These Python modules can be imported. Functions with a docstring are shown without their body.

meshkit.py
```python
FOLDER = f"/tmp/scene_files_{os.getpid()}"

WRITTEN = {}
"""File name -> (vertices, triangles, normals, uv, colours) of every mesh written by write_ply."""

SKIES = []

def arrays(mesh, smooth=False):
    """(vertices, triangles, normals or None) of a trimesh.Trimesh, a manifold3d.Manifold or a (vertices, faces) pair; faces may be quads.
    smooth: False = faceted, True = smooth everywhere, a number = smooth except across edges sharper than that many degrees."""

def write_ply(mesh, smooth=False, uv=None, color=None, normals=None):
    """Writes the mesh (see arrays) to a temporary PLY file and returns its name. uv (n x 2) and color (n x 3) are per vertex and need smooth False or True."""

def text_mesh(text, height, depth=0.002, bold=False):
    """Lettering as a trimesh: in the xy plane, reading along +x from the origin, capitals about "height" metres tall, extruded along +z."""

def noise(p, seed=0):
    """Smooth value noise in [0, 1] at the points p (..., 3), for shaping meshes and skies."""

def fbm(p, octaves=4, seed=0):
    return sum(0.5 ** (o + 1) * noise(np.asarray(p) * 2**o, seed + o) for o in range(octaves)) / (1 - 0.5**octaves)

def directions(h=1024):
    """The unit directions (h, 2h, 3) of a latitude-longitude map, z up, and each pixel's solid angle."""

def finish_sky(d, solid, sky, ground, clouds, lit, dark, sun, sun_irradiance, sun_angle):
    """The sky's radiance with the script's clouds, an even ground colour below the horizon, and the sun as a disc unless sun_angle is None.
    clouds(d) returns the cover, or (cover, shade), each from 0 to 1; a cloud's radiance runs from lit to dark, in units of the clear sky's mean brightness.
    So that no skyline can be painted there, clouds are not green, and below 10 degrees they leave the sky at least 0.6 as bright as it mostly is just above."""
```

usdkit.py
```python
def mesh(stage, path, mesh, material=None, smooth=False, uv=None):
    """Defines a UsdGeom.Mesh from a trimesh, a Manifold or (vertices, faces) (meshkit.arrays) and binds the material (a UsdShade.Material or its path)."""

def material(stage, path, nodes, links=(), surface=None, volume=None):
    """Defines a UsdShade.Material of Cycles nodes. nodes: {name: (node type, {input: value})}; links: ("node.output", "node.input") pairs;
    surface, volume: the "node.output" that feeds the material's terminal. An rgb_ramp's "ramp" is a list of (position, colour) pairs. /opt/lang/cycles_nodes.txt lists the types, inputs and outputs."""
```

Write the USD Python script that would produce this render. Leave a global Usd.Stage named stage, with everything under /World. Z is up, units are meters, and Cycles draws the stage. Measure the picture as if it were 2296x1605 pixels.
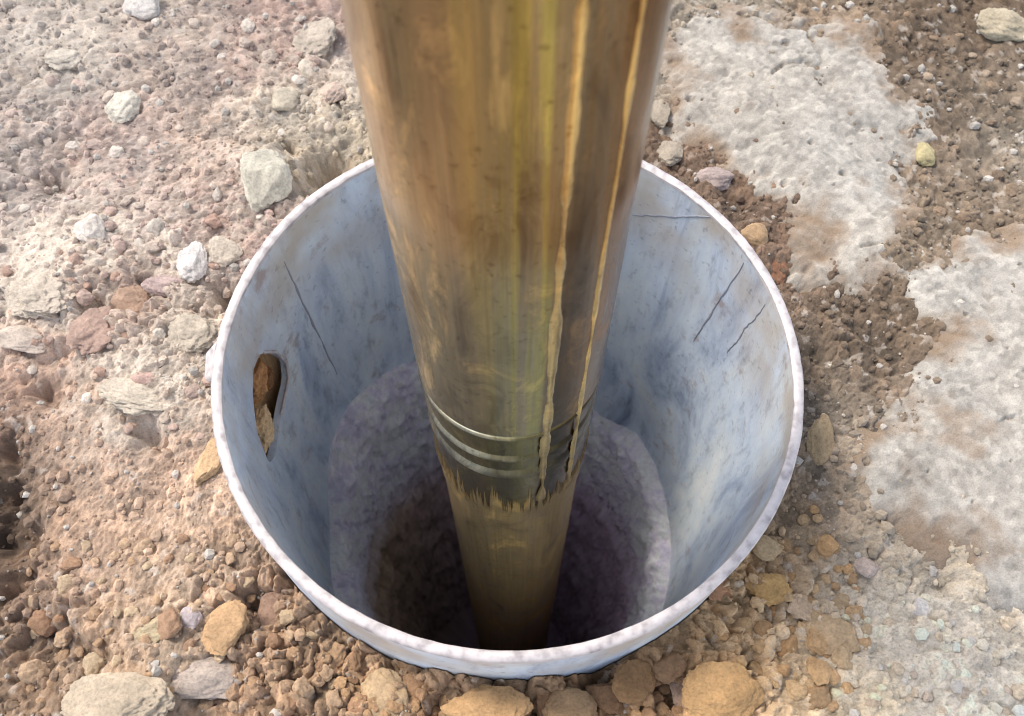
import math, random
import numpy as np
import trimesh, manifold3d as m3
from scipy.spatial import cKDTree
from shapely.geometry import Polygon
import shapely
import usdkit, meshkit
from pxr import Usd, UsdGeom, UsdLux, UsdShade, Gf, Sdf, Vt

rng = np.random.default_rng(7)
stage = Usd.Stage.CreateInMemory()
UsdGeom.SetStageUpAxis(stage, UsdGeom.Tokens.z)
UsdGeom.SetStageMetersPerUnit(stage, 1.0)
UsdGeom.Xform.Define(stage, '/World')
stage.SetDefaultPrim(stage.GetPrimAtPath('/World'))
UsdGeom.Scope.Define(stage, '/World/Looks')

# ------------------------------------------------------------------ camera
PW, PH = 2296.0, 1605.0
FPX, TILT, CD, CH, CX0, ROLL = 2019.18, 1.0945, .2159, .4163, .0014, .0426
FW = np.array([0, math.cos(TILT), -math.sin(TILT)])
_r = np.array([1., 0, 0]); _u = np.cross(_r, FW)
RT = math.cos(ROLL) * _r + math.sin(ROLL) * _u
UP = -math.sin(ROLL) * _r + math.cos(ROLL) * _u
CAM = np.array([CX0, -CD, CH])
cam = UsdGeom.Camera.Define(stage, '/World/camera')
M = Gf.Matrix4d(1)
for i, a in enumerate((RT, UP, -FW)):
    M.SetRow(i, Gf.Vec4d(*map(float, a), 0))
M.SetRow(3, Gf.Vec4d(*map(float, CAM), 1))
cam.AddTransformOp().Set(M)
cam.CreateHorizontalApertureAttr(36.0)
cam.CreateVerticalApertureAttr(36.0 * 716 / 1024)
cam.CreateFocalLengthAttr(36.0 * FPX / PW)
cam.CreateClippingRangeAttr(Gf.Vec2f(.01, 2000))
cam.CreateFStopAttr(13.0)
cam.CreateFocusDistanceAttr(.47)
cam.CreateExposureAttr(1.20)

# ------------------------------------------------------------------ sky and sun
SUN_DIR = np.array([-.60, .36, .98]); SUN_DIR = SUN_DIR / np.linalg.norm(SUN_DIR)
SUN_EL = math.asin(SUN_DIR[2]); SUN_ROT = math.atan2(SUN_DIR[0], SUN_DIR[1])
sky_m = usdkit.material(stage, '/World/Looks/sky', {
    'sky': ('sky_texture', {'sky_type': 'single_scattering', 'sun_disc': False, 'sun_elevation': SUN_EL,
                            'sun_rotation': SUN_ROT, 'aerosol_density': 2.0}),
    'pale': ('hsv', {'saturation': .55}),
    'bg': ('background_shader', {'strength': 0.148})},
    [('sky.color', 'pale.color'), ('pale.color', 'bg.color')], surface='bg.background')
dome = UsdLux.DomeLight.Define(stage, '/World/sky')
UsdShade.MaterialBindingAPI.Apply(dome.GetPrim()).Bind(sky_m)
dome.GetPrim().SetCustomDataByKey('kind', 'structure')
sun = UsdLux.DistantLight.Define(stage, '/World/sun')
sun.CreateNormalizeAttr(True); sun.CreateIntensityAttr(0.39); sun.CreateAngleAttr(14.0)
sun.CreateColorAttr(Gf.Vec3f(1, .93, .83))
z = SUN_DIR; x = np.cross([0, 0, 1.], z); x /= np.linalg.norm(x); y = np.cross(z, x)
MS = Gf.Matrix4d(1)
for i, a in enumerate((x, y, z)):
    MS.SetRow(i, Gf.Vec4d(*map(float, a), 0))
MS.SetRow(3, Gf.Vec4d(0, 0, 5, 1))
sun.AddTransformOp().Set(MS)

# ------------------------------------------------------------------ helpers
GZ = -.055                                  # the level of the soil; the casing's rim is z = 0

def at(px, py, z=GZ):
    """The point at height z that a place measured in the photograph stands for."""
    v = FW * FPX + RT * (px - PW / 2) + UP * (PH / 2 - py)
    return CAM + v * (z - CAM[2]) / v[2]

def mpp(px, py, z=GZ):
    return np.linalg.norm(at(px + 10, py, z) - at(px - 10, py, z)) / 20

def lin(c, k=1.0):
    c = np.asarray(c, float) / 255
    return np.where(c <= .04045, c / 12.92, ((c + .055) / 1.055) ** 2.4) * k

USED = {}
def path(name, parent='/World'):
    n = USED.get((parent, name), 0); USED[(parent, name)] = n + 1
    return f'{parent}/{name}' + (f'_{n:03d}' if n else '')

def tag(prim, label=None, cat=None, group=None, kind=None):
    for k, v in (('label', label), ('category', cat), ('group', group), ('kind', kind)):
        if v: prim.SetCustomDataByKey(k, v)
    return prim

def obj(name, mesh, mat, parent='/World', smooth=30, col=None):
    parent = str(parent.GetPath()) if hasattr(parent, 'GetPath') else parent
    if col is not None:
        smooth = True if smooth is not False else False
    m = usdkit.mesh(stage, path(name, parent), mesh, mat, smooth=smooth)
    if col is not None:
        UsdGeom.PrimvarsAPI(m).CreatePrimvar('Col', Sdf.ValueTypeNames.Color3fArray, 'vertex').Set(
            Vt.Vec3fArray.FromNumpy(np.asarray(col, np.float32)))
    return m.GetPrim()

def thing(name, label, cat, loc=(0, 0, 0), group=None):
    x = UsdGeom.Xform.Define(stage, path(name)); x.AddTranslateOp().Set(Gf.Vec3d(*map(float, loc)))
    return tag(x.GetPrim(), label, cat, group)

def fb(p, scale, octv=4, seed=0):
    p = np.atleast_2d(p)
    if p.shape[1] == 2: p = np.c_[p, np.zeros(len(p))]
    return meshkit.fbm(p * scale + 17.3, octv, seed) * 2 - 1

def cells(xy, size, seed, ext=.75):
    """Crumbs of about the given size: a rounded height 0..1 and a random number for each."""
    r = np.random.default_rng(seed)
    n = int(2 * ext / size)
    g = np.stack(np.meshgrid(np.arange(n), np.arange(n), indexing='ij'), -1).reshape(-1, 2)
    pts = (g + r.random((len(g), 2))) * size - ext
    d, i = cKDTree(pts).query(xy, k=2)
    e = np.clip((d[:, 1] - d[:, 0]) / size, 0, .45) / .45
    g_ = r.normal(size=(len(pts), 2)) * .55
    rel = (xy - pts[i[:, 0]]) / size
    tilt = (g_[i[:, 0]] * rel).sum(1)
    return np.clip(np.minimum(e * 1.5, 1) ** .8 * (1 + tilt), 0, 1.7), r.random(len(pts))[i[:, 0]]

def gauss(xy, spots):
    """Sum over (px, py, radius in px, value)"""
    out = np.zeros(len(xy))
    for px, py, rad, val in spots:
        c = at(px, py)[:2]; s = rad * mpp(px, py)
        out += val * np.exp(-((xy - c) ** 2).sum(1) / (2 * s * s))
    return out

# ------------------------------------------------------------------ materials
L = '/World/Looks/'
def dusty(name, fine=900, amount=.35, rough=.95, bump=.6, bscale=900, bdist=.0018):
    return usdkit.material(stage, L + name, {
        'col': ('attribute', {'attribute': 'Col'}),
        'geo': ('geometry', {}),
        'n': ('noise_texture', {'scale': fine, 'detail': 4.0, 'roughness': .65}),
        'r': ('rgb_ramp', {'ramp': [(.25, (1 - amount,) * 3), (.5, (1, 1, 1)), (.75, (1 + amount * .6,) * 3)]}),
        'mx': ('mix', {'mix_type': 'multiply', 'fac': 1.0}),
        'n2': ('noise_texture', {'scale': bscale, 'detail': 5.0, 'roughness': .7}),
        'b': ('bump', {'strength': bump, 'distance': bdist}),
        'p': ('principled_bsdf', {'roughness': rough, 'specular_ior_level': .25, 'diffuse_roughness': .6})},
        [('geo.position', 'n.vector'), ('geo.position', 'n2.vector'), ('n.fac', 'r.fac'),
         ('col.color', 'mx.color1'), ('r.color', 'mx.color2'), ('mx.color', 'p.base_color'),
         ('n2.fac', 'b.height'), ('b.normal', 'p.normal')], surface='p.BSDF')
soil_m = dusty('soil')
stone_m = dusty('stone', fine=650, amount=.34, bump=.6, rough=.85)
cement_m = dusty('cement', fine=1100, amount=.3, bump=.45, bscale=900)
mud_m = dusty('wet_mud', fine=600, amount=.25, rough=.75, bump=.5, bscale=500)

def metal_wall():
    N = {'geo': ('geometry', {}),
         'mp': ('mapping', {'scale': (1, 1, .28)}),
         'n1': ('noise_texture', {'scale': 22.0, 'detail': 7.0, 'roughness': .68, 'distortion': .6}),
         'r1': ('rgb_ramp', {'ramp': [(.27, (.16, .20, .30)), (.38, (.34, .41, .52)), (.48, (.49, .56, .65)), (.60, (.57, .625, .66)), (.75, (.68, .69, .69))]}),
         'n2': ('noise_texture', {'scale': 90.0, 'detail': 5.0, 'roughness': .7}),
         'r2': ('rgb_ramp', {'ramp': [(.3, (.55, .55, .58)), (.45, (1, 1, 1)), (.75, (1.15, 1.15, 1.13))]}),
         'm1': ('mix', {'mix_type': 'multiply', 'fac': .85}),
         'sx': ('separate_xyz', {}),
         'mr': ('map_range', {'range_type': 'smoothstep', 'from_min': -.11, 'from_max': -.01, 'clamp': True}),
         'n3': ('noise_texture', {'scale': 20.0, 'detail': 4.0}),
         'r3': ('rgb_ramp', {'ramp': [(.38, (.12, .12, .12)), (.60, (.9, .9, .9))]}),
         'mm': ('math', {'math_type': 'multiply'}),
         'm2': ('mix', {'mix_type': 'mix', 'color2': (.40, .345, .285)}),
         'n4': ('noise_texture', {'scale': 420.0, 'detail': 4.0}),
         'n7': ('noise_texture', {'scale': 210.0, 'detail': 3.0, 'roughness': .6}),
         'r7': ('rgb_ramp', {'ramp': [(.30, (.35, .34, .36)), (.39, (1, 1, 1)), (.7, (1, 1, 1))]}),
         'm7': ('mix', {'mix_type': 'multiply', 'fac': .45}),
         'n8': ('noise_texture', {'scale': 34.0, 'detail': 5.0, 'roughness': .65}),
         'r8': ('rgb_ramp', {'ramp': [(.60, (0, 0, 0)), (.70, (.65, .65, .65))]}),
         'm8': ('mix', {'mix_type': 'mix', 'color2': (.26, .17, .13)}),
         'b': ('bump', {'strength': .25, 'distance': .0008}),
         'p': ('principled_bsdf', {'roughness': .5, 'metallic': .15, 'specular_ior_level': .4})}
    K = [('geo.position', 'mp.vector'), ('mp.vector', 'n1.vector'), ('n1.fac', 'r1.fac'),
         ('mp.vector', 'n2.vector'), ('n2.fac', 'r2.fac'), ('r1.color', 'm1.color1'), ('r2.color', 'm1.color2'),
         ('geo.position', 'sx.vector'), ('sx.z', 'mr.value'), ('geo.position', 'n3.vector'), ('n3.fac', 'r3.fac'),
         ('mr.result', 'mm.value1'), ('r3.color', 'mm.value2'), ('mm.value', 'm2.fac'), ('m1.color', 'm2.color1'),
         ('m2.color', 'm7.color1'), ('geo.position', 'n7.vector'), ('n7.fac', 'r7.fac'), ('r7.color', 'm7.color2'), ('geo.position', 'n8.vector'), ('n8.fac', 'r8.fac'), ('r8.color', 'm8.fac'), ('m7.color', 'm8.color1'), ('m8.color', 'p.base_color'), ('geo.position', 'n4.vector'), ('n4.fac', 'b.height'), ('b.normal', 'p.normal')]
    return usdkit.material(stage, L + 'weathered_galvanised_steel', N, K, surface='p.BSDF')
wall_m = metal_wall()
rim_m = usdkit.material(stage, L + 'bare_steel_edge', {
    'geo': ('geometry', {}), 'n': ('noise_texture', {'scale': 160.0, 'detail': 4.0}),
    'r': ('rgb_ramp', {'ramp': [(.3, (.26, .23, .23)), (.5, (.44, .40, .39)), (.75, (.54, .49, .48))]}),
    'p': ('principled_bsdf', {'roughness': .5, 'metallic': .1})},
    [('geo.position', 'n.vector'), ('n.fac', 'r.fac'), ('r.color', 'p.base_color')], surface='p.BSDF')
def plain(name, c, rough=.6, metallic=0.):
    return usdkit.material(stage, L + name, {'p': ('principled_bsdf', {'base_color': c, 'roughness': rough, 'metallic': metallic})}, surface='p.BSDF')
scratch_m = plain('scratched_dark_steel', (.24, .25, .29), .7)

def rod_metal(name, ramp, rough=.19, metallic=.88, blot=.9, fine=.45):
    """ramp runs round the rod from its left side to its right side: mud stained, with its shaded right side and left highlight painted in."""
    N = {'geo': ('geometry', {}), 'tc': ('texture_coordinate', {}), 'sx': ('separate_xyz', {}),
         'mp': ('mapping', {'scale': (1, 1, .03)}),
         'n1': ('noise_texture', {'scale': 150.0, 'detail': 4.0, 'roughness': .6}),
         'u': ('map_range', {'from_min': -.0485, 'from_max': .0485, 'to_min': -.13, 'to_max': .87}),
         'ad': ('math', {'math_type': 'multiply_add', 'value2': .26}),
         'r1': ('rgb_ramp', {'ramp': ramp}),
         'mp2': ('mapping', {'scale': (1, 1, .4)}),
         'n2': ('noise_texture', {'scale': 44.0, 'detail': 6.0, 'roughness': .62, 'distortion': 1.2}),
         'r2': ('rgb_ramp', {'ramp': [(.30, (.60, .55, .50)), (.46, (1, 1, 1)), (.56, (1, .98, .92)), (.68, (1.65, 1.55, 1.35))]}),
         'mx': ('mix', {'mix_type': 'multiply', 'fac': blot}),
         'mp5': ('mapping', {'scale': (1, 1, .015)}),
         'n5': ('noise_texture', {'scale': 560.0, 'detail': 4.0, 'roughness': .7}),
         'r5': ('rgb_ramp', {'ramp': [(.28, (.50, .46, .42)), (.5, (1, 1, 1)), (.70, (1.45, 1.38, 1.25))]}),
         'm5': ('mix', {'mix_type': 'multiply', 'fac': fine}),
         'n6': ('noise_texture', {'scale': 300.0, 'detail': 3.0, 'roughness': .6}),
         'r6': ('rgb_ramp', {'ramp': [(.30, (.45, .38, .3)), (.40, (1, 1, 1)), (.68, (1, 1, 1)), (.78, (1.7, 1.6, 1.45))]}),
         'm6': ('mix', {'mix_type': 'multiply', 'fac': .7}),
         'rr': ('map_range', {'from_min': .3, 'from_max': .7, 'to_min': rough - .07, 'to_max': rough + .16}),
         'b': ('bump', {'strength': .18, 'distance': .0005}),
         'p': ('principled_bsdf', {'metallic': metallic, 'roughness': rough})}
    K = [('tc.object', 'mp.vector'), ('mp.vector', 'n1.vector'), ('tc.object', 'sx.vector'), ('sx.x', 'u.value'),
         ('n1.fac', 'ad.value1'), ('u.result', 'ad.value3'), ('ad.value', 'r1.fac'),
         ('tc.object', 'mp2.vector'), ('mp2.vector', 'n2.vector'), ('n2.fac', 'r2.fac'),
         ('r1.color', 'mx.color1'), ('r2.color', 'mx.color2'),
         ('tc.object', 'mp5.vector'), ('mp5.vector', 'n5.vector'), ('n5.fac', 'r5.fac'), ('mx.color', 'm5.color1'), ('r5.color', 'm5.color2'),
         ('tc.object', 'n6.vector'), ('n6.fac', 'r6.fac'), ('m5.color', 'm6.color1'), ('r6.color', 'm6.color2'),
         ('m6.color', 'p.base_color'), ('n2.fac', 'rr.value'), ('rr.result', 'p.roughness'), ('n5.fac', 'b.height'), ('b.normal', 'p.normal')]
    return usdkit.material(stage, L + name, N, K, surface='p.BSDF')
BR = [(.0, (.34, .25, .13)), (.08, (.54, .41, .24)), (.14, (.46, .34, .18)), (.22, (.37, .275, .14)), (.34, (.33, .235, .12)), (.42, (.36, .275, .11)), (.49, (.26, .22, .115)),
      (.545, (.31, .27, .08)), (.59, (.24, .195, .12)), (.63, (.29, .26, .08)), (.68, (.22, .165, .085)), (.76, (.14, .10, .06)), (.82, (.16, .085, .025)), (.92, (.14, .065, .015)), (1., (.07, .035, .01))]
BR = [(p_, (c_[0] * 1.06, c_[1] * 1.03, c_[2] * 1.06) if p_ < .7 else c_) for p_, c_ in BR]  # left highlight and shade of the right side are painted into these colours
barrel_m = rod_metal('muddy_brassy_painted_shade', BR)
collar_m = rod_metal('wet_brassy_painted_reflection', [(p_, tuple(c * f for c, f in zip(c_, (.66, .66, .52)))) for p_, c_ in BR], rough=.18, metallic=.9, blot=.6)  # barrel ramp darkened: the dark olive reflection is in the colour
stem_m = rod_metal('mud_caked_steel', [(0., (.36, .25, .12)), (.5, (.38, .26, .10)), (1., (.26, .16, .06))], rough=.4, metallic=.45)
band_m = rod_metal('painted_glint_metal', [(0., (.30, .22, .12)), (.10, (.85, .74, .52)), (.34, (.88, .79, .56)), (.44, (.50, .42, .24)), (.56, (.20, .17, .08)), (.8, (.10, .07, .03)), (1., (.07, .04, .015))], rough=.2, metallic=.95, blot=.5, fine=.3)  # cream glint painted on the left, fading to dark on the right
ridge_m = rod_metal('painted_highlight_brass', [(0., (.60, .44, .20)), (.5, (.58, .42, .18)), (1., (.52, .36, .14))], rough=.26)  # bright gold stands in for broken highlights on the barrel

# ------------------------------------------------------------------ ground
ZONES = [(100,100,190,175,160),(400,120,185,165,150),(600,120,185,155,140),(250,330,195,170,155),(450,350,200,175,155),
 (650,250,200,185,165),(700,330,190,172,145),(60,480,200,180,165),(100,640,225,205,185),(300,480,205,180,165),(520,480,195,165,150),
 (250,700,188,156,136),(430,760,205,185,165),(330,880,220,205,185),(130,950,215,175,145),(250,1020,215,180,150),
 (380,1080,220,185,155),(60,830,198,160,136),(15,1000,95,74,58),(15,1150,85,68,54),(30,1350,140,112,88),(200,1200,210,175,145),
 (400,1200,215,180,150),(180,1330,185,150,125),(330,1300,200,170,140),(250,1450,185,155,125),(80,1500,150,122,96),(420,1350,212,184,154),
 (560,1280,176,142,114),(650,1450,185,148,115),(750,1500,185,150,115),(1000,1580,178,142,106),(1400,1500,165,125,86),(1550,1420,205,160,112),
 (1700,1300,222,178,124),(1650,1400,224,178,122),(1750,1480,218,186,144),(1800,1250,190,158,118),(1820,1100,150,120,90),(1900,1000,170,155,135),
 (1850,850,130,113,95),(1900,750,120,100,80),(1950,900,140,120,100),(1800,700,135,116,98),(1730,620,140,110,88),(1680,480,130,105,85),
 (1900,1200,150,135,115),(2050,1250,190,172,145),(2000,1400,228,215,190),(2150,1500,230,216,192),(1880,1480,228,204,166),
 (2080,300,138,118,98),(2050,80,122,102,82),(2180,250,132,114,94),(2200,420,136,116,95),(2060,520,145,126,104),(1600,30,165,150,130),
 (1900,20,152,130,106),(2250,350,160,145,125),(330,985,140,100,80),(0,60,195,180,165),(0,300,190,172,158)]
ZP = np.array([at(a, b)[:2] for a, b, *_ in ZONES]); ZC = np.array([c for *_, c in [(0, q[2:]) for q in ZONES]], float)
ZC = lin(ZC * .84 + ZC.mean(1, keepdims=True) * .16)
ALB = .75

def soil_colour(xy):
    w = xy + .012 * np.c_[fb(xy, 40, 4, 3), fb(xy, 40, 4, 4)]
    d = ((w[:, None, :] - ZP[None]) ** 2).sum(-1)
    g = np.exp(-(d - d.min(1, keepdims=True)) / (2 * .021 ** 2))
    g /= g.sum(1, keepdims=True)
    return g @ ZC

def soil_colour_b(xy):
    return np.vstack([soil_colour(c) for c in np.array_split(xy, max(1, len(xy) // 40000))])

SMOOTH = [(380,1110,110,1.),(220,1130,120,.9),(360,350,80,.9),(130,970,70,.6),(1900,1120,60,.5)]
ROUGH = [(1680,1350,130,.8),(560,1330,120,.9),(700,1480,130,.8),(300,700,120,.6),(120,1400,120,.7),(680,200,90,.4),(1100,1590,300,.9)]
DENTS = [(745,372,45,.030),(690,415,25,.015),(790,1330,45,.030),(20,1000,30,.018),(8,1110,34,.024),(12,1200,38,.024),(45,1290,30,.016),
 (1345,1535,45,.026),(850,1470,60,.02),(650,1300,30,.014),(560,1340,28,.02),(590,1370,18,.02),(100,872,26,.016),(215,690,28,.014),(325,985,26,.016),(490,650,26,.022),(1825,830,45,.012),
 (80,1440,40,.014),(330,650,16,.014),(120,400,25,.010),(740,345,30,.012),(640,330,20,.012),(1690,1480,22,.014),(1765,1450,22,.012),
 (1640,440,30,.012),(1790,620,30,.010),(520,660,22,.016),(140,790,20,.01),(2120,1320,22,.008),(300,400,18,.005),(200,1480,40,.012),(470,1560,40,.01),(1500,1560,30,.018),(1200,1590,30,.02),(990,1590,26,.02)]
MOUNDS = [(590,400,90,.012),(330,890,110,.008),(100,640,110,.01),(300,1560,140,.014),(1700,200,200,.004),(2200,900,260,.004),(240,740,70,.007),(470,1110,50,.01)]

def ground_z(xy, fine=True):
    r = np.hypot(xy[:, 0], xy[:, 1])
    near = np.exp(-np.maximum(r - .6, 0) * 3)
    h = GZ + .010 * fb(xy, 14, 3, 11) + gauss(xy, MOUNDS) - gauss(xy + .014 * np.c_[fb(xy, 60, 3, 95), fb(xy, 60, 3, 96)] * (r > .185)[:, None], DENTS) * (1 + .5 * fb(xy, 90, 3, 97)) 
    if not fine:
        return h
    rough = np.clip(.38 + gauss(xy, ROUGH) - gauss(xy, SMOOTH) + .5 * fb(xy, 22, 3, 19), .05, 1.5)
    wp = xy + .004 * np.c_[fb(xy, 120, 3, 5), fb(xy, 120, 3, 6)]
    c1, a1 = cells(wp, .017, 1); c2, a2 = cells(wp, .0075, 2); c3, a3 = cells(wp, .0036, 3)
    c4, a4 = cells(xy, .0022, 4); h = h + near * .0011 * a4 * c4
    h = h + near * (rough * ((.0022 + .0050 * a1) * c1 + (.0008 + .0034 * a2) * c2 * (a2 > .25) + .0016 * a3 * c3 - .006)
                    + .0022 * fb(xy, 90, 4, 8) + .0014 * fb(xy, 380, 3, 9) + .0008 * fb(xy, 800, 2, 10)) + .003 * np.exp(-np.maximum(r - .1532, 0) / .006)
    return h

NT, NR = 1500, 430
rr = np.concatenate([.1532 * (.66 / .1532) ** np.linspace(0, 1, NR), [.72, .85, 1.1, 1.6, 2.6, 5, 12, 40, 150, 600]])
th = np.linspace(0, 2 * np.pi, NT, endpoint=False)
TH, RR = np.meshgrid(th, rr, indexing='xy')
XY = np.c_[(RR * np.cos(TH)).ravel(), (RR * np.sin(TH)).ravel()]
Z = ground_z(XY)
far = np.clip((RR.ravel() - .66) / 1.0, 0, 1)
Z = Z * (1 - far) + GZ * far
C = soil_colour_b(XY)
wj = XY + .004 * np.c_[fb(XY, 120, 3, 5), fb(XY, 120, 3, 6)]
_, j1 = cells(wj, .017, 1); _, j2 = cells(wj, .0075, 2); _, j3 = cells(wj, .0036, 3)
tone = 1 + .30 * (j1 - .5) + .45 * (j2 - .5) + .5 * (j3 - .5) + .30 * fb(XY, 60, 4, 31)
hue = .05 * fb(XY, 35, 3, 41) + .05 * (j2 - .5)
C = C * tone[:, None] * np.c_[1 + hue, np.ones(len(hue)), 1 - hue] * ALB
CH = [(100,640,110,.9),(330,890,110,.8),(440,560,90,.7),(160,500,110,.6),(680,170,110,.6),(300,60,110,.5),(120,130,90,.5),(2080,1450,160,.5),(600,400,80,.4)]
chalk = np.clip(gauss(XY, CH) * (.75 + 1.6 * fb(XY, 70, 5, 91)), 0, .85)[:, None]
C = C * (1 - chalk) + lin((238, 224, 206), ALB) * (1 + .25 * fb(XY, 200, 3, 92))[:, None] * chalk
pale = np.clip((j3 - .9) * 12, 0, 1) * .5
C = C * (1 - pale[:, None]) + np.array([.46, .42, .37]) * pale[:, None]
C = np.clip(C, .008, .7)
# the wall of soil round the casing, down beside it
sk = [(.1545, -.085), (.156, -.10), (.1585, -.16), (.158, -.25), (.158, -.45)]
V = np.c_[XY, Z]; nrows = len(rr)
extra = []
for r_, z_ in sk:
    rj = r_ + .0012 * fb(np.c_[np.cos(th), np.sin(th), np.full(NT, z_ * 5)], 12, 3, 2)
    rj = rj + (.006 * np.exp(-((np.mod(th, 2 * np.pi) - math.radians(172)) / .16) ** 2) if z_ > -.2 else 0)
    extra.append(np.c_[rj * np.cos(th), rj * np.sin(th), np.full(NT, z_)])
V = np.vstack(extra[::-1] + [V])
C = np.vstack([np.tile(lin((205, 165, 122), ALB), (NT * len(sk), 1)) * (1 + .3 * (rng.random((NT * len(sk), 1)) - .5)), C])
nrows += len(sk)
a = np.arange(NT); b = (a + 1) % NT
F = np.vstack([np.c_[k * NT + a, (k + 1) * NT + a, (k + 1) * NT + b, k * NT + b] for k in range(nrows - 1)])
F = np.vstack([F[:, [0, 1, 2]], F[:, [0, 2, 3]]])
tag(obj('ground', (V, F), soil_m, smooth=True, col=C), 'pinkish tan crumbly soil and rubble around the steel casing', 'ground', kind='structure')
GT = cKDTree(XY[:NT * NR]); GZV = Z[:NT * NR]
def gz(x, y):
    d, i = GT.query([x, y], k=6)
    return float(GZV[i].mean())

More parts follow.
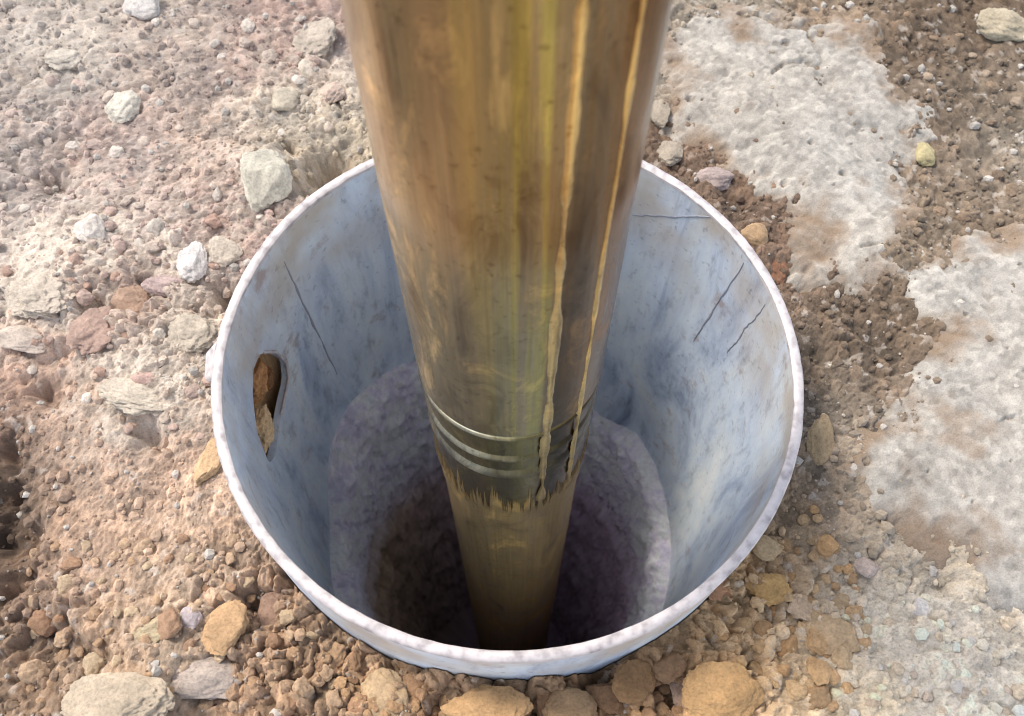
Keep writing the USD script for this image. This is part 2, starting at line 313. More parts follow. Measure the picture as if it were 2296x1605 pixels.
# ------------------------------------------------------------------ crusts of dried cement on the right
def crust(name, label, poly, thick, col, seed, step=.0011):
    P = np.array([at(*q)[:2] for q in poly]); pg = Polygon(P)
    x0, y0, x1, y1 = pg.buffer(.02).bounds
    nx, ny = int((x1 - x0) / step), int((y1 - y0) / step)
    gx, gy = np.meshgrid(np.linspace(x0, x1, nx), np.linspace(y0, y1, ny), indexing='ij')
    xy = np.c_[gx.ravel(), gy.ravel()]
    pts = shapely.points(xy)
    sd = shapely.distance(pts, pg.exterior); sd = np.where(shapely.contains(pg, pts), sd, -sd)
    sd = sd + .022 * fb(xy, 32, 5, seed) + .014 * fb(xy, 130, 4, seed + 1)
    rim = np.clip(sd / .030, -1, 1)
    base = GZ + .010 * fb(xy, 14, 3, 11) + gauss(xy, MOUNDS)
    r = np.hypot(xy[:, 0], xy[:, 1])
    prof = np.where(rim > 0, 1 - (1 - rim) ** 2, rim * 5.0)
    wx = xy + .003 * np.c_[fb(xy, 200, 3, 15), fb(xy, 200, 3, 16)]
    c2, a2 = cells(wx, .0095, seed + 5); c3, a3 = cells(wx, .0038, seed + 6)
    pit, pa = cells(xy, .012, seed + 7)
    d, i = cKDTree((np.random.default_rng(seed).random((70, 2)) * [x1 - x0, y1 - y0] + [x0, y0])).query(xy + .0016 * np.c_[fb(xy, 330, 3, 25), fb(xy, 330, 3, 26)])
    rad = (.0005 + .0030 * np.random.default_rng(seed + 1).random(70) ** 3)[i]
    pits = -.0045 * np.clip(1 - (d / rad) ** 2, 0, 1) ** .6
    h = base + thick * prof + .0016 * fb(xy, 70, 4, seed + 2) + .0007 * fb(xy, 300, 3, seed + 3) + pits * (rim > .2) \
        +   .0014 * (a2 - .5) * c2 + .0013 * (a3 - .3) * c3 * np.clip(.6 + 1.5 * fb(xy, 35, 3, seed + 21), 0, 1.4) - .004 * np.clip(.09 - np.abs(fb(xy, 20, 4, seed + 22)), 0, .09) / .09 * (fb(xy, 14, 2, seed + 23) > .15)
    keep = (sd > -.02) & (r > .162)
    idx = -np.ones(len(xy), int); idx[keep] = np.arange(keep.sum())
    I = np.arange(nx * ny).reshape(nx, ny)
    q = np.c_[I[:-1, :-1].ravel(), I[1:, :-1].ravel(), I[1:, 1:].ravel(), I[:-1, 1:].ravel()]
    q = idx[q]; q = q[(q >= 0).all(1)]
    g = fb(xy, 16, 4, seed + 9); g2 = fb(xy, 55, 4, seed + 10)
    cc = lin(col, ALB) * (1 + .34 * g2 + .38 * (a3 - .5) + .16 * (a2 - .5) + .3 * fb(xy, 260, 3, seed + 30))[:, None] * np.c_[1 + .05 * g, np.ones(len(g)), 1 - .05 * g]
    dirt = np.clip(.50 + 2.3 * fb(xy, 30, 5, seed + 12) - 1.25 * np.clip(sd, 0, .06) / .06, 0, .8)[:, None]
    cc = cc * (1 - dirt) + lin((150, 125, 100), ALB) * dirt
    used = np.unique(q); remap = -np.ones(keep.sum(), int); remap[used] = np.arange(len(used)); q = remap[q]
    V3 = np.c_[xy, h][keep][used]
    F3 = np.vstack([q[:, [0, 1, 2]], q[:, [0, 2, 3]]])
    return tag(obj(name, (V3, F3), cement_m, smooth=True, col=np.clip(cc[keep][used], .02, .7)), label, 'concrete')
crust('cement_crust', 'grey crust of dried cement behind the casing, right of the pipe',
      [(1490,90),(1560,40),(1700,25),(1850,40),(1965,60),(1990,200),(2100,240),(2090,330),(2040,400),(2050,500),(1970,640),(1900,700),(1840,640),(1760,520),(1650,400),(1570,330),(1480,290),(1470,180)], .0045, (184,177,166), 50)
crust('cement_crust', 'large pitted grey crust of dried cement at the right edge',
      [(2030,640),(2110,530),(2240,500),(2440,470),(2480,1430),(2330,1430),(2220,1340),(2150,1270),(2050,1230),(1960,1170),(1905,1050),(1925,960),(2010,900),(2045,800)], .0045, (182,176,166), 80)

# ------------------------------------------------------------------ the casing
RI, RO = .1480, .1528
ang = np.linspace(0, 2 * np.pi, 257)[:-1]
outer = m3.Manifold.cylinder(.60, RO, RO, 256).translate((0, 0, -.603))
inner = m3.Manifold.cylinder(.62, RI, RI, 256).translate((0, 0, -.61))
slot_poly = [(.018, -.048), (.034, -.072), (.042, -.100), (.036, -.118), (.012, -.127), (-.012, -.130), (-.024, -.112), (-.017, -.080), (.000, -.060)]
cs = m3.CrossSection([np.array(slot_poly)[::-1] if Polygon(slot_poly).exterior.is_ccw is False else np.array(slot_poly)])
if cs.area() < 1e-6: cs = m3.CrossSection([np.array(slot_poly)[::-1]])
cs = cs.offset(-.008, m3.JoinType.Round).offset(.008, m3.JoinType.Round)
prism = m3.Manifold.extrude(cs, .06)           # (y, z, x) -> put on -x
prism = prism.transform([[0, 0, 1, -.18], [1, 0, 0, 0], [0, 1, 0, 0]])
wall = (outer - inner - prism)
casing = thing('steel_casing', 'weathered grey steel casing pipe standing open in the soil around the rod', 'pipe')
obj('casing_wall', wall, wall_m, casing, smooth=35)
# cut edge, slightly burred
prof = np.array([(RI - .0002, -.003), (RI - .0003, -.0008), (RI + .0009, .0004), (RO - .0009, .0004), (RO + .0003, -.0010), (RO + .0002, -.003)])
NA = 512; ta = np.linspace(0, 2 * np.pi, NA, endpoint=False)
VV = []
for k, (r_, z_) in enumerate(prof):
    n_ = fb(np.c_[np.cos(ta), np.sin(ta), np.full(NA, k * .4)], 22, 3, 4)
    n2_ = fb(np.c_[np.cos(ta), np.sin(ta), np.zeros(NA)], 3, 3, 5)
    q = r_ + .00035 * n_
    VV.append(np.c_[q * np.cos(ta), q * np.sin(ta), z_ + (.0005 * n_ + .0012 * n2_ if 0 < k < 5 else 0 * n_)])
VV = np.vstack(VV); a = np.arange(NA); b = (a + 1) % NA; K = len(prof)
FF = np.vstack([np.c_[k * NA + a, k * NA + b, ((k + 1) % K) * NA + b, ((k + 1) % K) * NA + a] for k in range(K)])
FF = FF[:, ::-1]
obj('rim', (VV, FF), rim_m, casing, smooth=40)

def on_wall(px, py, r=RI):
    v = FW * FPX + RT * (px - PW / 2) + UP * (PH / 2 - py)
    A_ = v[0] ** 2 + v[1] ** 2; B_ = 2 * (CAM[0] * v[0] + CAM[1] * v[1]); C_ = CAM[0] ** 2 + CAM[1] ** 2 - r * r
    return CAM + v * (-B_ + math.sqrt(max(B_ * B_ - 4 * A_ * C_, 0))) / (2 * A_)

def strip(p, q, w=.0011, n=60, bend=.0, seed=0, lift=.0003):
    """A score on the inside of the casing between two points of its wall: a thin raised burr following the curve."""
    p, q = on_wall(*p), on_wall(*q)
    t0, t1 = math.atan2(p[1], p[0]), math.atan2(q[1], q[0])
    tt = np.linspace(0, 1, n); te = t0 + (t1 - t0) * tt; ze = p[2] + (q[2] - p[2]) * tt + bend * np.sin(tt * np.pi)
    wv = w * (.25 + .75 * np.sin(tt * np.pi) ** .5) * (1 + 1.1 * fb(np.c_[tt, tt, tt], 7, 3, seed))
    te = te + .010 * fb(np.c_[tt, tt, tt], 5, 3, seed + 40); ze = ze + .0015 * fb(np.c_[tt, tt, tt], 6, 3, seed + 41)
    d = np.array([(t1 - t0) * RI, p[2] * 0 + (q[2] - p[2])]); d /= np.linalg.norm(d); nrm = np.array([-d[1], d[0]])
    rows = []
    for s, rl in ((-1, RI + .001), (-.5, RI - lift), (.5, RI - lift), (1, RI + .001)):
        th_ = te + s * wv * nrm[0] / RI; zz = ze + s * wv * nrm[1]
        rows.append(np.c_[rl * np.cos(th_), rl * np.sin(th_), zz])
    V_ = np.stack(rows, 1).reshape(-1, 3)
    F_ = np.vstack([[[i * 4 + k, i * 4 + k + 1, i * 4 + k + 5], [i * 4 + k, i * 4 + k + 5, i * 4 + k + 4]] for i in range(n - 1) for k in range(3)])
    return V_, F_
for k, (p, q, w) in enumerate([((636, 585), (755, 840), .0011), ((1410, 480), (1592, 486), .0009), ((1668, 590), (1555, 765), .0010), ((1716, 684), (1632, 790), .0009)]):
    obj('scratch', strip(p, q, w, bend=[.006, -.003, .004, .003][k], seed=k), scratch_m, casing, smooth=True)
lp = [(-math.sqrt(RI ** 2 - y_ * y_) + .0004, y_, z_) for y_, z_ in [(.026, -.059), (.0345, -.074), (.0395, -.098), (.0360, -.113), (.0150, -.1235)]]
lip = m3.Manifold()
for p_, q_ in zip(lp[:-1], lp[1:]):
    lip += m3.Manifold.batch_hull([m3.Manifold.sphere(.0011, 10).translate(p_), m3.Manifold.sphere(.0011, 10).translate(q_)])
obj('slot_lip', lip, rim_m, casing, smooth=40)
# bent lug on the outside, left
lug = m3.Manifold.batch_hull([m3.Manifold.sphere(.0028, 16).translate(p) for p in [(-.1545, .006, -.012), (-.1545, -.010, -.016), (-.1615, .003, -.020), (-.1605, -.009, -.022), (-.1545, -.006, -.032), (-.1545, .006, -.03)]])
obj('lug', lug, rim_m, casing, smooth=40)

# ------------------------------------------------------------------ mud inside the casing, and the bore below it
deg = np.array([-180, -120, -60, -8, 17, 38, 54, 90, 129, 148, 162, 180]); zz = np.array([-.345, -.36, -.365, -.373, -.343, -.318, -.345, -.30, -.250, -.241, -.257, -.345])
NT2 = 800; t2 = np.linspace(-np.pi, np.pi, NT2, endpoint=False); ct2 = np.c_[np.cos(t2), np.sin(t2), 0 * t2]
zw = np.interp(np.degrees(t2), deg, zz); zw = np.convolve(np.r_[zw[-6:], zw, zw[:6]], np.ones(13) / 13, 'valid')
zw = zw + .012 * fb(ct2, 7, 5, 6)
LIP = -.47
rows = []
for u in np.linspace(0, 1, 80):
    k = min(u / .16, 1)
    r_ = RI + .001 - (.0135 + .003 * fb(ct2, 6, 4, 8)) * np.sin(k * np.pi / 2) - .004 * max(u - .16, 0)
    z_ = zw - .010 * (1 - math.cos(k * math.pi / 2)) + (LIP - zw) * max(u - .16, 0) / .84
    rows.append((r_, z_))
rh = rows[-1][0]
for k in range(1, 80):
    u = k / 79
    r_ = rh * (1 - .16 * u) + .004 * fb(ct2 * [1, 1, 1] + [0, 0, .3 * u], 16, 3, 81)
    rows.append((r_, LIP - .62 * u + 0 * t2))
rows.append((rh * .02, np.full(NT2, -1.095)))
Vm = np.vstack([np.c_[r_ * np.cos(t2), r_ * np.sin(t2), z_] for r_, z_ in rows])
q = Vm.copy(); q[:, 2] *= 1.0
cl, ca = cells(np.c_[np.arctan2(Vm[:, 1], Vm[:, 0]) * .12, np.repeat(np.arange(len(rows)), NT2) * .0010], .011, 71)
off = .010 * fb(q * [1, 1, .6], 40, 4, 21) + .008 * fb(q * [1, 1, .45], 150, 3, 22) + .0016 * (ca - .3) * cl + .0018 * fb(q, 330, 3, 23)
rowi_ = np.repeat(np.arange(len(rows)), NT2)
inner_w = np.clip(np.repeat(np.arange(len(rows)), NT2) / 5, 0, 1)
rad = Vm[:, :2] / np.maximum(np.hypot(Vm[:, 0], Vm[:, 1])[:, None], 1e-6)
Vm[:, 2] += off * inner_w * np.clip(1 - rowi_ / 30, 0, 1)
Vm[:, :2] -= rad * (off * inner_w * .7)[:, None]
a = np.arange(NT2); b = (a + 1) % NT2
def quads(n0, n1):
    f = np.vstack([np.c_[k * NT2 + a, k * NT2 + b, (k + 1) * NT2 + b, (k + 1) * NT2 + a] for k in range(n0, n1)])
    return np.vstack([f[:, [0, 1, 2]], f[:, [0, 2, 3]]])
rowi = np.repeat(np.arange(len(rows)), NT2)
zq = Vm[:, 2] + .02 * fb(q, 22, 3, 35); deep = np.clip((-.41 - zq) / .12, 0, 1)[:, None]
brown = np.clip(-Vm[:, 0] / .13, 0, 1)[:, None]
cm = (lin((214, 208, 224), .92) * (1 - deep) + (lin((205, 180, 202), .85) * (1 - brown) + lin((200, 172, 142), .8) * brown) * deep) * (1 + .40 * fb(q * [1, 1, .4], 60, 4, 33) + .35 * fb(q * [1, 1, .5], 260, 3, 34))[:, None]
split = 82
n_up = (split + 1) * NT2
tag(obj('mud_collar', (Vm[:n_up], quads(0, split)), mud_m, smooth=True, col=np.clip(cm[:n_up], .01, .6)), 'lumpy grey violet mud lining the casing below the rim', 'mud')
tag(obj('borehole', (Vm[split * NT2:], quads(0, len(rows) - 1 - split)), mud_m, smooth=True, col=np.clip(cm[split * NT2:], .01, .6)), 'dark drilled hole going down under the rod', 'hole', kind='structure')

# ------------------------------------------------------------------ the rod
RX, RY, LX = .0004, 0., -.0221
RB = .0481
rod = thing('drill_rod', 'brassy brown drill pipe coming down from above into the casing', 'pipe', (RX, RY, 0))
def lathe(prof, n=160, parent=None):
    p = np.array(prof); t = np.linspace(0, 2 * np.pi, n, endpoint=False)
    V = np.stack([np.outer(p[:, 0], np.cos(t)), np.outer(p[:, 0], np.sin(t)), np.repeat(p[:, 1:], n, 1)], -1).reshape(-1, 3)
    a = np.arange(n); b = (a + 1) % n
    F = np.vstack([np.c_[k * n + a, k * n + b, (k + 1) * n + b, (k + 1) * n + a] for k in range(len(p) - 1)])
    return V, F
UsdGeom.Xformable(rod).AddRotateYOp().Set(math.degrees(math.atan(LX)))
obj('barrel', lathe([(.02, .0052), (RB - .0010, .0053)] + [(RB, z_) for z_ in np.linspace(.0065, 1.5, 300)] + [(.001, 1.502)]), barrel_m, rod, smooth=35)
# the joint below: shallow steps with upper edges bevelled to catch glints
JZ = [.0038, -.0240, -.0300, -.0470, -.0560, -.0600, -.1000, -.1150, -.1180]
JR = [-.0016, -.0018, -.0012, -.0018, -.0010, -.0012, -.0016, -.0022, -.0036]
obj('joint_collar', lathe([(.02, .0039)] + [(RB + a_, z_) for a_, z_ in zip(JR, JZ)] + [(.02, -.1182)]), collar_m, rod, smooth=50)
for zb, hb, rb_ in ((.0050, .0050, .0002), (-.0225, .0085, -.0003), (-.0420, .0150, -.0004)):     # shoulders bevelled on top, with the left glints painted in their colour
    obj('glint_shoulder', lathe([(.03, zb), (RB + rb_ - .0022, zb), (RB + rb_ - .0006, zb - hb * .45), (RB + rb_, zb - hb * .8), (RB + rb_ - .0008, zb - hb), (.03, zb - hb)]), band_m, rod, smooth=60)
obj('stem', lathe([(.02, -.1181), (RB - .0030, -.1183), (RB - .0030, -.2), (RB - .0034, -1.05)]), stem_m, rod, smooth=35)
tf = np.linspace(0, 2 * np.pi, 720, endpoint=False); rf = np.random.default_rng(12)
ht = np.clip(.016 + .030 * fb(np.c_[np.cos(tf), np.sin(tf), 0 * tf], 9, 3, 61) + .045 * fb(np.c_[np.cos(tf), np.sin(tf), 0 * tf], 55, 4, 62) + .022 * rf.random(720) ** 4, .002, .055)
PF = [(lambda u: -.140 + u * (ht + .020), u) for u in np.linspace(0, 1, 8)]
prof_r = lambda z_: np.interp(z_, [-.140, -.119, -.115, -.100, -.06], [RB - .0028, RB - .0026, RB - .0018, RB - .0012, RB - .0007])
VF = np.vstack([np.c_[(prof_r(f(u)) + (.0006 if k < 7 else -.0012)) * np.cos(tf), (prof_r(f(u)) + (.0006 if k < 7 else -.0012)) * np.sin(tf), f(u)] for k, (f, u) in enumerate(PF)])
af = np.arange(720); bf_ = (af + 1) % 720
FFr = np.vstack([np.c_[k * 720 + af, k * 720 + bf_, (k + 1) * 720 + bf_, (k + 1) * 720 + af] for k in range(7)])
obj('mud_fringe', (VF, np.vstack([FFr[:, [0, 1, 2]], FFr[:, [0, 2, 3]]])), stem_m, rod, smooth=True)
# ridges added in highlight colour for the bright lines down the barrel
vd = np.array([CAM[0] - RX, CAM[1] - RY]); va = math.atan2(vd[1], vd[0])
def ridge(phi, z0, z1, w, h, seed):
    n = 520; z_ = np.linspace(z0, z1, n)
    ph = va + phi + .012 * fb(np.c_[z_, z_, z_], 9, 3, seed)
    ww = w * np.clip(.95 + 2.0 * fb(np.c_[z_, 0 * z_, z_], 34, 5, seed + 3), .02, 2.1) / RB
    rows_ = []
    for s, e in ((-1, -.0006), (-.55, h), (0, h * 1.35), (.55, h), (1, -.0006)):
        rows_.append(np.c_[(RB + e) * np.cos(ph + s * ww), (RB + e) * np.sin(ph + s * ww), z_])
    V_ = np.stack(rows_, 1).reshape(-1, 3)
    F_ = np.vstack([[[i * 5 + k, i * 5 + k + 1, i * 5 + k + 6], [i * 5 + k, i * 5 + k + 6, i * 5 + k + 5]] for i in range(n - 1) for k in range(4)])
    return V_, F_
obj('highlight_ridge', ridge(math.asin(.41), -.10, 1.4, .0021, .0005, 1), ridge_m, rod, smooth=True)
obj('highlight_ridge', ridge(math.asin(.74), -.09, 1.4, .0016, .0005, 7), ridge_m, rod, smooth=True)

# ------------------------------------------------------------------ stones
ICO = {k: trimesh.creation.icosphere(subdivisions=k) for k in (1, 2, 3, 4, 5)}
def rock(size, seed, sub=3, angular=.5, lump=.18):
    r = np.random.default_rng(seed)
    v = ICO[sub].vertices.copy()
    for _ in range(int(5 + 9 * angular)):
        n = r.normal(size=3); n /= np.linalg.norm(n)
        d = v @ n; lim = r.uniform(.55, .9)
        over = d > lim
        v[over] -= np.outer((d[over] - lim) * (.55 + .45 * angular), n)
    s = r.random() * 50
    v *= 1 + lump * fb(v + s, 1.6, 3, seed)[:, None] + (lump * .6 + .08) * fb(v + s, 4.5, 4, seed + 1)[:, None] + .035 * fb(v + s, 13, 3, seed + 2)[:, None]
    v -= (v.max(0) + v.min(0)) / 2
    v /= (v.max(0) - v.min(0))
    return v * np.asarray(size, float)

def place(name, label, cat, px, py, w, h, col, seed, ang=0., flat=.7, group=None, sub=3, angular=.5, sink=.3, zoff=0., lump=.18, over=None, mottle=.38):
    """A stone seen w by h (photo measures) centred where it lies on the soil."""
    k = mpp(px, py); W_ = w * k; H_ = h * k * 1.1
    T = flat * min(W_, H_)
    v = rock((W_, H_, T), seed, sub, angular, lump)
    c, s = math.cos(ang), math.sin(ang)
    tilt = np.random.default_rng(seed + 9).normal(size=2) * .18
    v = v @ np.array([[1, 0, tilt[0]], [0, 1, tilt[1]], [0, 0, 1.]])
    v = v @ np.array([[c, s, 0], [-s, c, 0], [0, 0, 1]])
    p = at(px, py, GZ + .004)
    g = gz(p[0], p[1]) if over is None else over
    p = at(px, py, g + T * (.5 - sink)); 
    if over is None: g = max(gz(p[0], p[1]), GZ - .012)
    z_ = g + T * (.5 - sink) + zoff
    base_c = lin(col, ALB) * .74 + soil_colour(at(px, py)[None, :2])[0] * ALB * .26 if over is None else lin(col, ALB)
    cc = base_c * (1 + mottle * fb(v / max(W_, H_), 5, 4, seed) )[:, None] * (1 + .06 * fb(v / max(W_, H_), 3, 3, seed + 2))[:, None]
    x_ = UsdGeom.Mesh
    pr = obj(name, (v, ICO[sub].faces), stone_m, smooth=True, col=np.clip(cc, .01, .8))
    UsdGeom.Xformable(pr).AddTranslateOp().Set(Gf.Vec3d(float(p[0]), float(p[1]), float(z_)))
    return tag(pr, label, cat, group)

BIG = [
 ('stone','white stone cut off by the top edge, at the far left','stone',312,12,95,75,(238,232,224),.5),
 ('stone','cream white stone alone on the smooth soil at upper left','stone',275,242,78,80,(238,232,214),.45),
 ('clod','pale cream clod near the top left corner','clod',140,130,95,75,(214,203,186),.2),
 ('stone','biggest pale greenish white stone, just behind the rim on the left','stone',592,392,115,140,(222,218,200),.6),
 ('clod','pale rounded clod touching the left side of the pipe near the top edge','clod',705,90,105,100,(205,194,176),.2),
 ('stone','small cream stone under the pale rounded clod','stone',688,152,45,62,(225,214,195),.3),
 ('stone','pinkish stone against the left edge of the pipe','stone',748,205,58,72,(216,190,172),.4),
 ('stone','cream lump left of the pinkish stone beside the pipe','stone',640,222,62,60,(212,200,178),.3),
 ('stone','bright white stone left of the rim, level with the top of the bluish wall','stone',432,588,72,88,(246,242,236),.4),
 ('stone','white stone on the reddish soil, second white stone above the left crumbly patch','stone',203,515,75,72,(240,232,220),.4),
 ('stone','cream stone beside the bright white stone, towards the rim','stone',505,568,82,62,(226,214,194),.4),
 ('stone','lavender pink flat stone left of the bright white stone','stone',365,640,92,48,(205,182,176),.7),
 ('clod','reddish brown clod with dark cracks left of the casing','clod',212,745,100,118,(192,162,146),.5),
 ('clod','brown wedge of soil above the reddish brown clod','clod',292,672,75,85,(190,158,132),.6),
 ('stone','long flat whitish stone at the left edge','stone',45,760,130,62,(226,212,196),.5),
 ('clod','whitish crumbly clod at the left edge above the flat stone','clod',90,660,150,110,(226,212,192),.15),
 ('clod','broad cream clod in the middle of the left side','clod',320,890,180,95,(224,212,192),.12),
 ('stone','pale grey clod below the bright white stone','clod',430,745,110,90,(205,192,172),.2),
 ('stone','small pink stone on the broad cream clod','stone',325,845,58,40,(208,172,160),.4),
 ('stone','upright tan stone leaning on the left side of the rim','stone',470,1035,58,115,(222,186,140),.4),
 ('stone','tan wedge shaped stone below the rim at lower left','stone',508,1408,100,120,(205,166,120),.75),
 ('stone','mauve brown stone right of the tan wedge shaped stone','stone',605,1385,82,118,(165,135,118),.5),
 ('stone','small lavender stone left of the tan wedge shaped stone','stone',428,1388,52,48,(205,195,200),.4),
 ('clod','long slanting cream clod at lower left','clod',330,1425,165,60,(212,196,160),.3),
 ('stone','wide lilac grey stone at the bottom left, under the wedge shaped stone','stone',455,1520,190,85,(205,192,182),.4),
 ('stone','largest cream boulder cut off by the bottom edge','stone',265,1585,260,130,(212,196,172),.3),
 ('stone','cream stone under the front of the rim, left of centre','stone',862,1570,118,130,(208,180,142),.45),
 ('stone','orange tan wide stone at the bottom edge below the rim','stone',1092,1588,205,95,(206,165,115),.4),
 ('stone','tan stone right of the orange tan wide stone at the bottom edge','stone',1278,1590,130,90,(196,162,122),.4),
 ('stone','brown stone under the right front of the casing','stone',1425,1530,112,95,(172,132,90),.5),
 ('stone','upright greyish pink stone right of the brown stone at the bottom','stone',1522,1540,58,125,(192,165,145),.4),
 ('stone','largest flat orange tan stone at the bottom, right of the casing','stone',1620,1558,190,120,(200,158,105),.5),
 ('stone','rounded tan stone in a hollow right of the casing','stone',1840,990,66,112,(184,158,120),.3),
 ('stone','pale stone on the soil beside the right front of the rim','stone',1716,1228,72,62,(206,178,138),.4),
 ('stone','white pebble on the crumbly grey ground at lower right','stone',2066,1364,44,44,(232,224,218),.2),
 ('stone','large pale stone in the top right corner','stone',2250,55,130,90,(205,192,165),.4),
 ('stone','small cream stone beside the large one in the top right corner','stone',2228,66,40,36,(218,208,182),.3),
 ('stone','tan stone beside the right rim, below the small dark hollow','stone',1690,528,64,58,(196,164,126),.4),
 ('clod','rusty orange clod between the right rim and the grey crust','clod',1742,600,58,80,(158,112,84),.3),
 ('stone','pale upright stone right of the pipe, above the rim','stone',1502,340,58,80,(190,178,160),.4),
 ('stone','pale stone touching the right edge of the pipe above the rim','stone',1478,258,44,78,(188,176,158),.4),
 ('stone','flat lilac stone lying along the right rim near the pipe','stone',1600,400,95,55,(198,180,174),.5),
 ('stone','pale brown clod on the near edge of the yellowish rubble','clod',1800,1360,85,62,(205,178,150),.3),
 ('clod','pinkish orange clod just outside the right front rim','clod',1615,1320,70,50,(196,142,108),.3),
 ('clod','yellow ochre clod in the rubble right of the casing','clod',1720,1325,100,70,(205,162,98),.3),
 ('clod','tan clod with a dark crack in the lower right rubble','clod',1860,1425,120,88,(196,164,124),.3),
 ('stone','lilac pebble in the yellowish rubble right of the casing','stone',1945,1270,62,50,(200,180,170),.3),
 ('stone','yellowish stone wedged at the right edge of the first grey crust','stone',2072,345,44,60,(205,192,145),.3),
]
for k, (nm, lb, ct, px, py, w, h, col, an) in enumerate(BIG):
    small = max(w, h) < 70
    place(nm, lb, ct, px, py, w, h, col, 100 + k, flat=.62 if ct == 'stone' else .42, angular=an, sub=3 if small else 4 if max(w, h) < 150 else 5,
          sink=.38 if ct == 'stone' else .46, lump=.16 if ct == 'stone' else .3, ang=(.55 if nm == 'clod' and w > 150 and h < 70 else 0))

BIGXY = np.array([b[3:5] for b in BIG], float); BIGW = [max(b[5], b[6]) for b in BIG]
def tone_word(c):
    r_, g_, b_ = c; v_ = (r_ + g_ + b_) / 3; w_ = r_ - b_
    if v_ > 212: return 'whitish'
    if w_ > 68: return 'ochre' if v_ > 140 else 'dark brown'
    if v_ < 125: return 'dark brown'
    if w_ > 50: return 'tan' if v_ > 150 else 'brown'
    if v_ > 188: return 'pale beige'
    return 'greyish tan'
def near_label(nm, px, py, w, col, rank=0):
    d = np.hypot(BIGXY[:, 0] - px, BIGXY[:, 1] - py); i = int(d.argsort()[rank]); dx, dy = px - BIGXY[i, 0], py - BIGXY[i, 1]
    side = ('right of' if dx > 0 else 'left of') if abs(dx) > 1.6 * abs(dy) else ('below' if dy > 0 else 'above') if abs(dy) > 1.6 * abs(dx) else \
        (('below right of' if dx > 0 else 'below left of') if dy > 0 else ('above right of' if dx > 0 else 'above left of'))
    gap = 'close' if d[i] < 75 else 'well' if d[i] > 150 else ''
    size = 'tiny' if w < 24 else 'small' if w < 36 else 'medium'
    return ' '.join(f"{size} {tone_word(col)} {nm} {gap} {side} the {SHORT[i]}".split())
SHORT = ['white stone at the top edge', 'lone cream white stone', 'pale corner clod', 'biggest white stone', 'pale clod touching the pipe', 'cream stone under the clod', 'pinkish stone by the pipe',
 'cream lump by the pipe', 'bright white stone', 'white stone on reddish soil', 'cream stone near the rim', 'lavender pink flat stone', 'reddish brown clod', 'brown wedge of soil', 'long flat whitish stone',
 'whitish crumbly clod', 'broad cream clod', 'pale grey clod', 'small pink stone', 'upright tan leaning stone', 'tan wedge shaped stone', 'mauve brown stone', 'small lavender stone', 'long slanting cream clod',
 'wide lilac grey stone', 'largest cream boulder', 'cream stone under the rim', 'orange tan wide stone', 'tan stone at the bottom edge', 'brown stone under the casing', 'upright greyish pink stone',
 'largest flat orange stone', 'rounded tan stone', 'pale stone beside the rim', 'white pebble at lower right', 'large pale corner stone', 'small cream corner stone', 'tan stone by the right rim', 'rusty orange clod',
 'pale upright stone', 'pale stone touching the pipe', 'flat lilac stone', 'pale brown clod', 'pinkish orange clod', 'yellow ochre clod', 'tan cracked clod', 'lilac pebble', 'yellowish wedged stone']

# two lumps of soil seen through the hole in the casing
SEEN = [((-.1525, .014, -.076), (.016, .030, .026), (186, 138, 92), 'brown clod of soil seen through the hole in the casing wall'),
        ((-.1525, -.004, -.106), (.016, .030, .030), (222, 192, 150), 'pale lower clod of soil seen through the hole in the casing wall'),
        ((-.1560, .030, -.104), (.012, .016, .018), (150, 108, 74), 'small dark clod low in the hole in the casing wall')]
for k, (p, sz, col, lb) in enumerate(SEEN):
    v = rock(sz, 400 + k, 4, .4, .3)
    pr = obj('clod', (v, ICO[4].faces), stone_m, smooth=True, col=np.clip(np.tile(lin(col, .85), (len(v), 1)) * (1 + .4 * fb(v, 300, 3, k))[:, None], .01, .8))
    UsdGeom.Xformable(pr).AddTranslateOp().Set(Gf.Vec3d(*p))
    tag(pr, lb, 'clod')

# loose pebbles, each its own
FIELDS = [  # name, label, group, polygon, count, size range px, colours, angular
 ('pebble','small pale pebble lying loose in the pinkish soil left of the pipe','pale pebbles in the soil left of the pipe',
  [(0,40),(740,20),(800,330),(620,470),(0,470)],46,(18,40),[(232,222,208),(222,205,188),(214,190,176)],.4),
 ('pebble','small whitish pebble in the crumbly soil left of the casing','whitish pebbles left of the casing',
  [(0,480),(600,440),(480,760),(460,980),(200,960),(0,800)],60,(18,46),[(236,226,210),(220,202,184),(205,178,164),(196,160,140)],.45),
 ('clod','small tan clod of earth below the casing at lower left','tan clods at lower left',
  [(60,1230),(420,1200),(560,1180),(760,1400),(840,1600),(60,1600)],90,(22,78),[(200,170,138),(186,152,118),(210,186,152),(168,130,100)],.35),
 ('clod','small brown clod of earth in front of the casing','brown clods in front of the casing',
  [(760,1440),(900,1510),(1400,1540),(1500,1480),(1560,1605),(760,1605)],56,(30,88),[(196,156,114),(208,168,124),(172,134,100)],.5),
 ('clod','small yellowish clod in the rubble right of the casing','yellowish clods right of the casing',
  [(1580,1360),(1740,1200),(1830,1130),(1900,1260),(1960,1420),(1880,1600),(1640,1500)],66,(22,66),[(200,156,104),(192,160,118),(206,170,124),(180,138,92)],.35),
 ('pebble','small pale crumb of stone on the grey ground at lower right','pale crumbs at lower right',
  [(1900,1330),(2290,1400),(2290,1600),(1880,1600)],24,(18,36),[(222,206,180),(212,190,162),(204,182,160)],.4),
 ('clod','small dark brown clod in the earth between the grey crusts','brown clods at upper right',
  [(2000,20),(2290,100),(2290,470),(2110,500),(2060,560),(2110,330),(2010,180)],20,(18,40),[(140,118,98),(160,136,112),(122,102,84),(186,166,144)],.35),
]
n_s = 900; JOBS = []
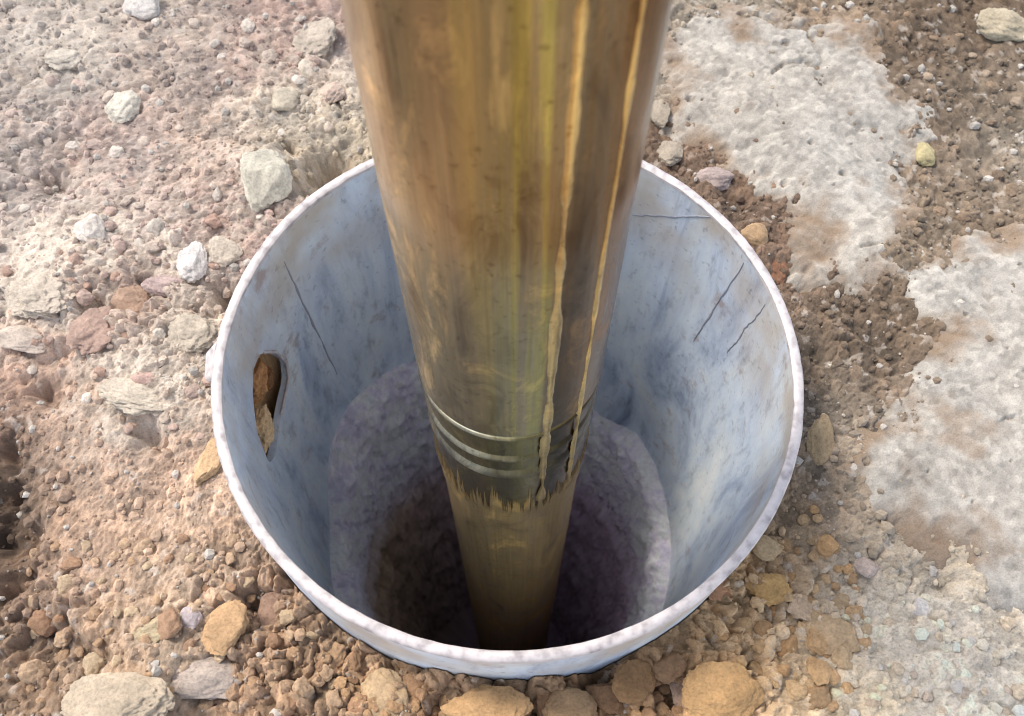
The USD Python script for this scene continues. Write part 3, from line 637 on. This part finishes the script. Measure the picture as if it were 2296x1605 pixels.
for nm, lb, grp, poly, cnt, (s0, s1), cols, an in FIELDS:
    pg = Polygon(poly); bx = pg.bounds; r = np.random.default_rng(n_s); done = 0; taken = []
    while done < cnt:
        px, py = r.uniform(bx[0], bx[2]), r.uniform(bx[1], bx[3])
        w = s0 + (s1 - s0) * r.random() ** 2.2
        if not pg.contains(shapely.Point(px, py)) or any((px - a_) ** 2 + (py - b_) ** 2 < (w * .8) ** 2 for a_, b_ in taken): continue
        p = at(px, py)
        if math.hypot(p[0], p[1]) < .165: continue
        taken.append((px, py)); n_s += 3
        hh = w * r.uniform(.65, 1.1); cl_ = np.array(cols[r.integers(len(cols))]) * r.uniform(.92, 1.06)
        JOBS.append((nm, px, py, w, hh, cl_, ('stone' if nm == 'pebble' else 'clod'), n_s, dict(ang=r.uniform(0, 6.28), flat=r.uniform(.55, .85), group=grp, sub=2 if w < 30 else 3, angular=an, sink=r.uniform(.32, .58), lump=.26)))
        done += 1

CAND = [[near_label(j[0], j[1], j[2], j[3], j[5], k) for k in range(6)] for j in JOBS]
COUNT = {}; TAKEN = set()
for c_ in CAND:
    for t_ in set(c_): COUNT[t_] = COUNT.get(t_, 0) + 1
for j, c_ in zip(JOBS, CAND):
    if min(COUNT[t_] for t_ in c_) > 1:
        o_ = np.hypot(BIGXY[:, 0] - j[1], BIGXY[:, 1] - j[2]).argsort()[:9]
        p_ = sorted(((a_, b_) for a_ in range(9) for b_ in range(a_ + 1, 9)), key=sum)
        w_ = f"{'tiny' if j[3] < 24 else 'small' if j[3] < 36 else 'medium'} {tone_word(j[5])} {j[0]}"
        c_ = [t_ for t_ in (f"{w_} near the {SHORT[o_[a_]]} and {SHORT[o_[b_]]}" for a_, b_ in p_) if len(t_.split()) <= 16]
    lb = next((t_ for t_ in c_ if COUNT.get(t_, 1) == 1 and t_ not in TAKEN), c_[0]); TAKEN.add(lb)
    place(j[0], lb, j[6], *j[1:6], j[7], **j[8])

# grit: crumbs too small to count
r = np.random.default_rng(5); bm = trimesh.creation.icosphere(subdivisions=0); bv, bf = bm.vertices, bm.faces
vs, fs, cs_ = [], [], []
n = 0
while n < 17000:
    p = np.array([r.uniform(-.46, .46), r.uniform(-.24, .46)])
    R_ = np.hypot(*p)
    if R_ < .162: continue
    dens = .55 + .5 * meshkit.fbm(np.array([[p[0] * 30, p[1] * 30, 3.]]), 3, 77)[0] - .2
    if r.random() > dens: continue
    s = .0006 + .0030 * r.random() ** 4
    v = bv * (1 + .35 * (r.random((len(bv), 1)) - .5)) * s * r.uniform(.7, 1.2, 3)
    vs.append((v, p)); n += 1
P2 = np.array([p for _, p in vs]); dd, ii = GT.query(P2)
zc = GZV[ii]; colb = soil_colour(P2) * ALB
V4 = np.vstack([v + np.array([p[0], p[1], zc[k] + .0004]) for k, (v, p) in enumerate(vs)])
F4 = np.vstack([bf + k * len(bv) for k in range(n)])
ct = colb * r.uniform(.85, 1.35, (n, 1)); wh = r.random(n) < .12; ct[wh] = np.array([.44, .40, .35]) * r.uniform(.8, 1.2, (wh.sum(), 1))
tag(obj('grit', (V4, F4), stone_m, smooth=False, col=np.repeat(np.clip(ct, .01, .6), len(bv), 0)), 'fine loose crumbs and grit scattered over the soil', 'grit', kind='stuff')
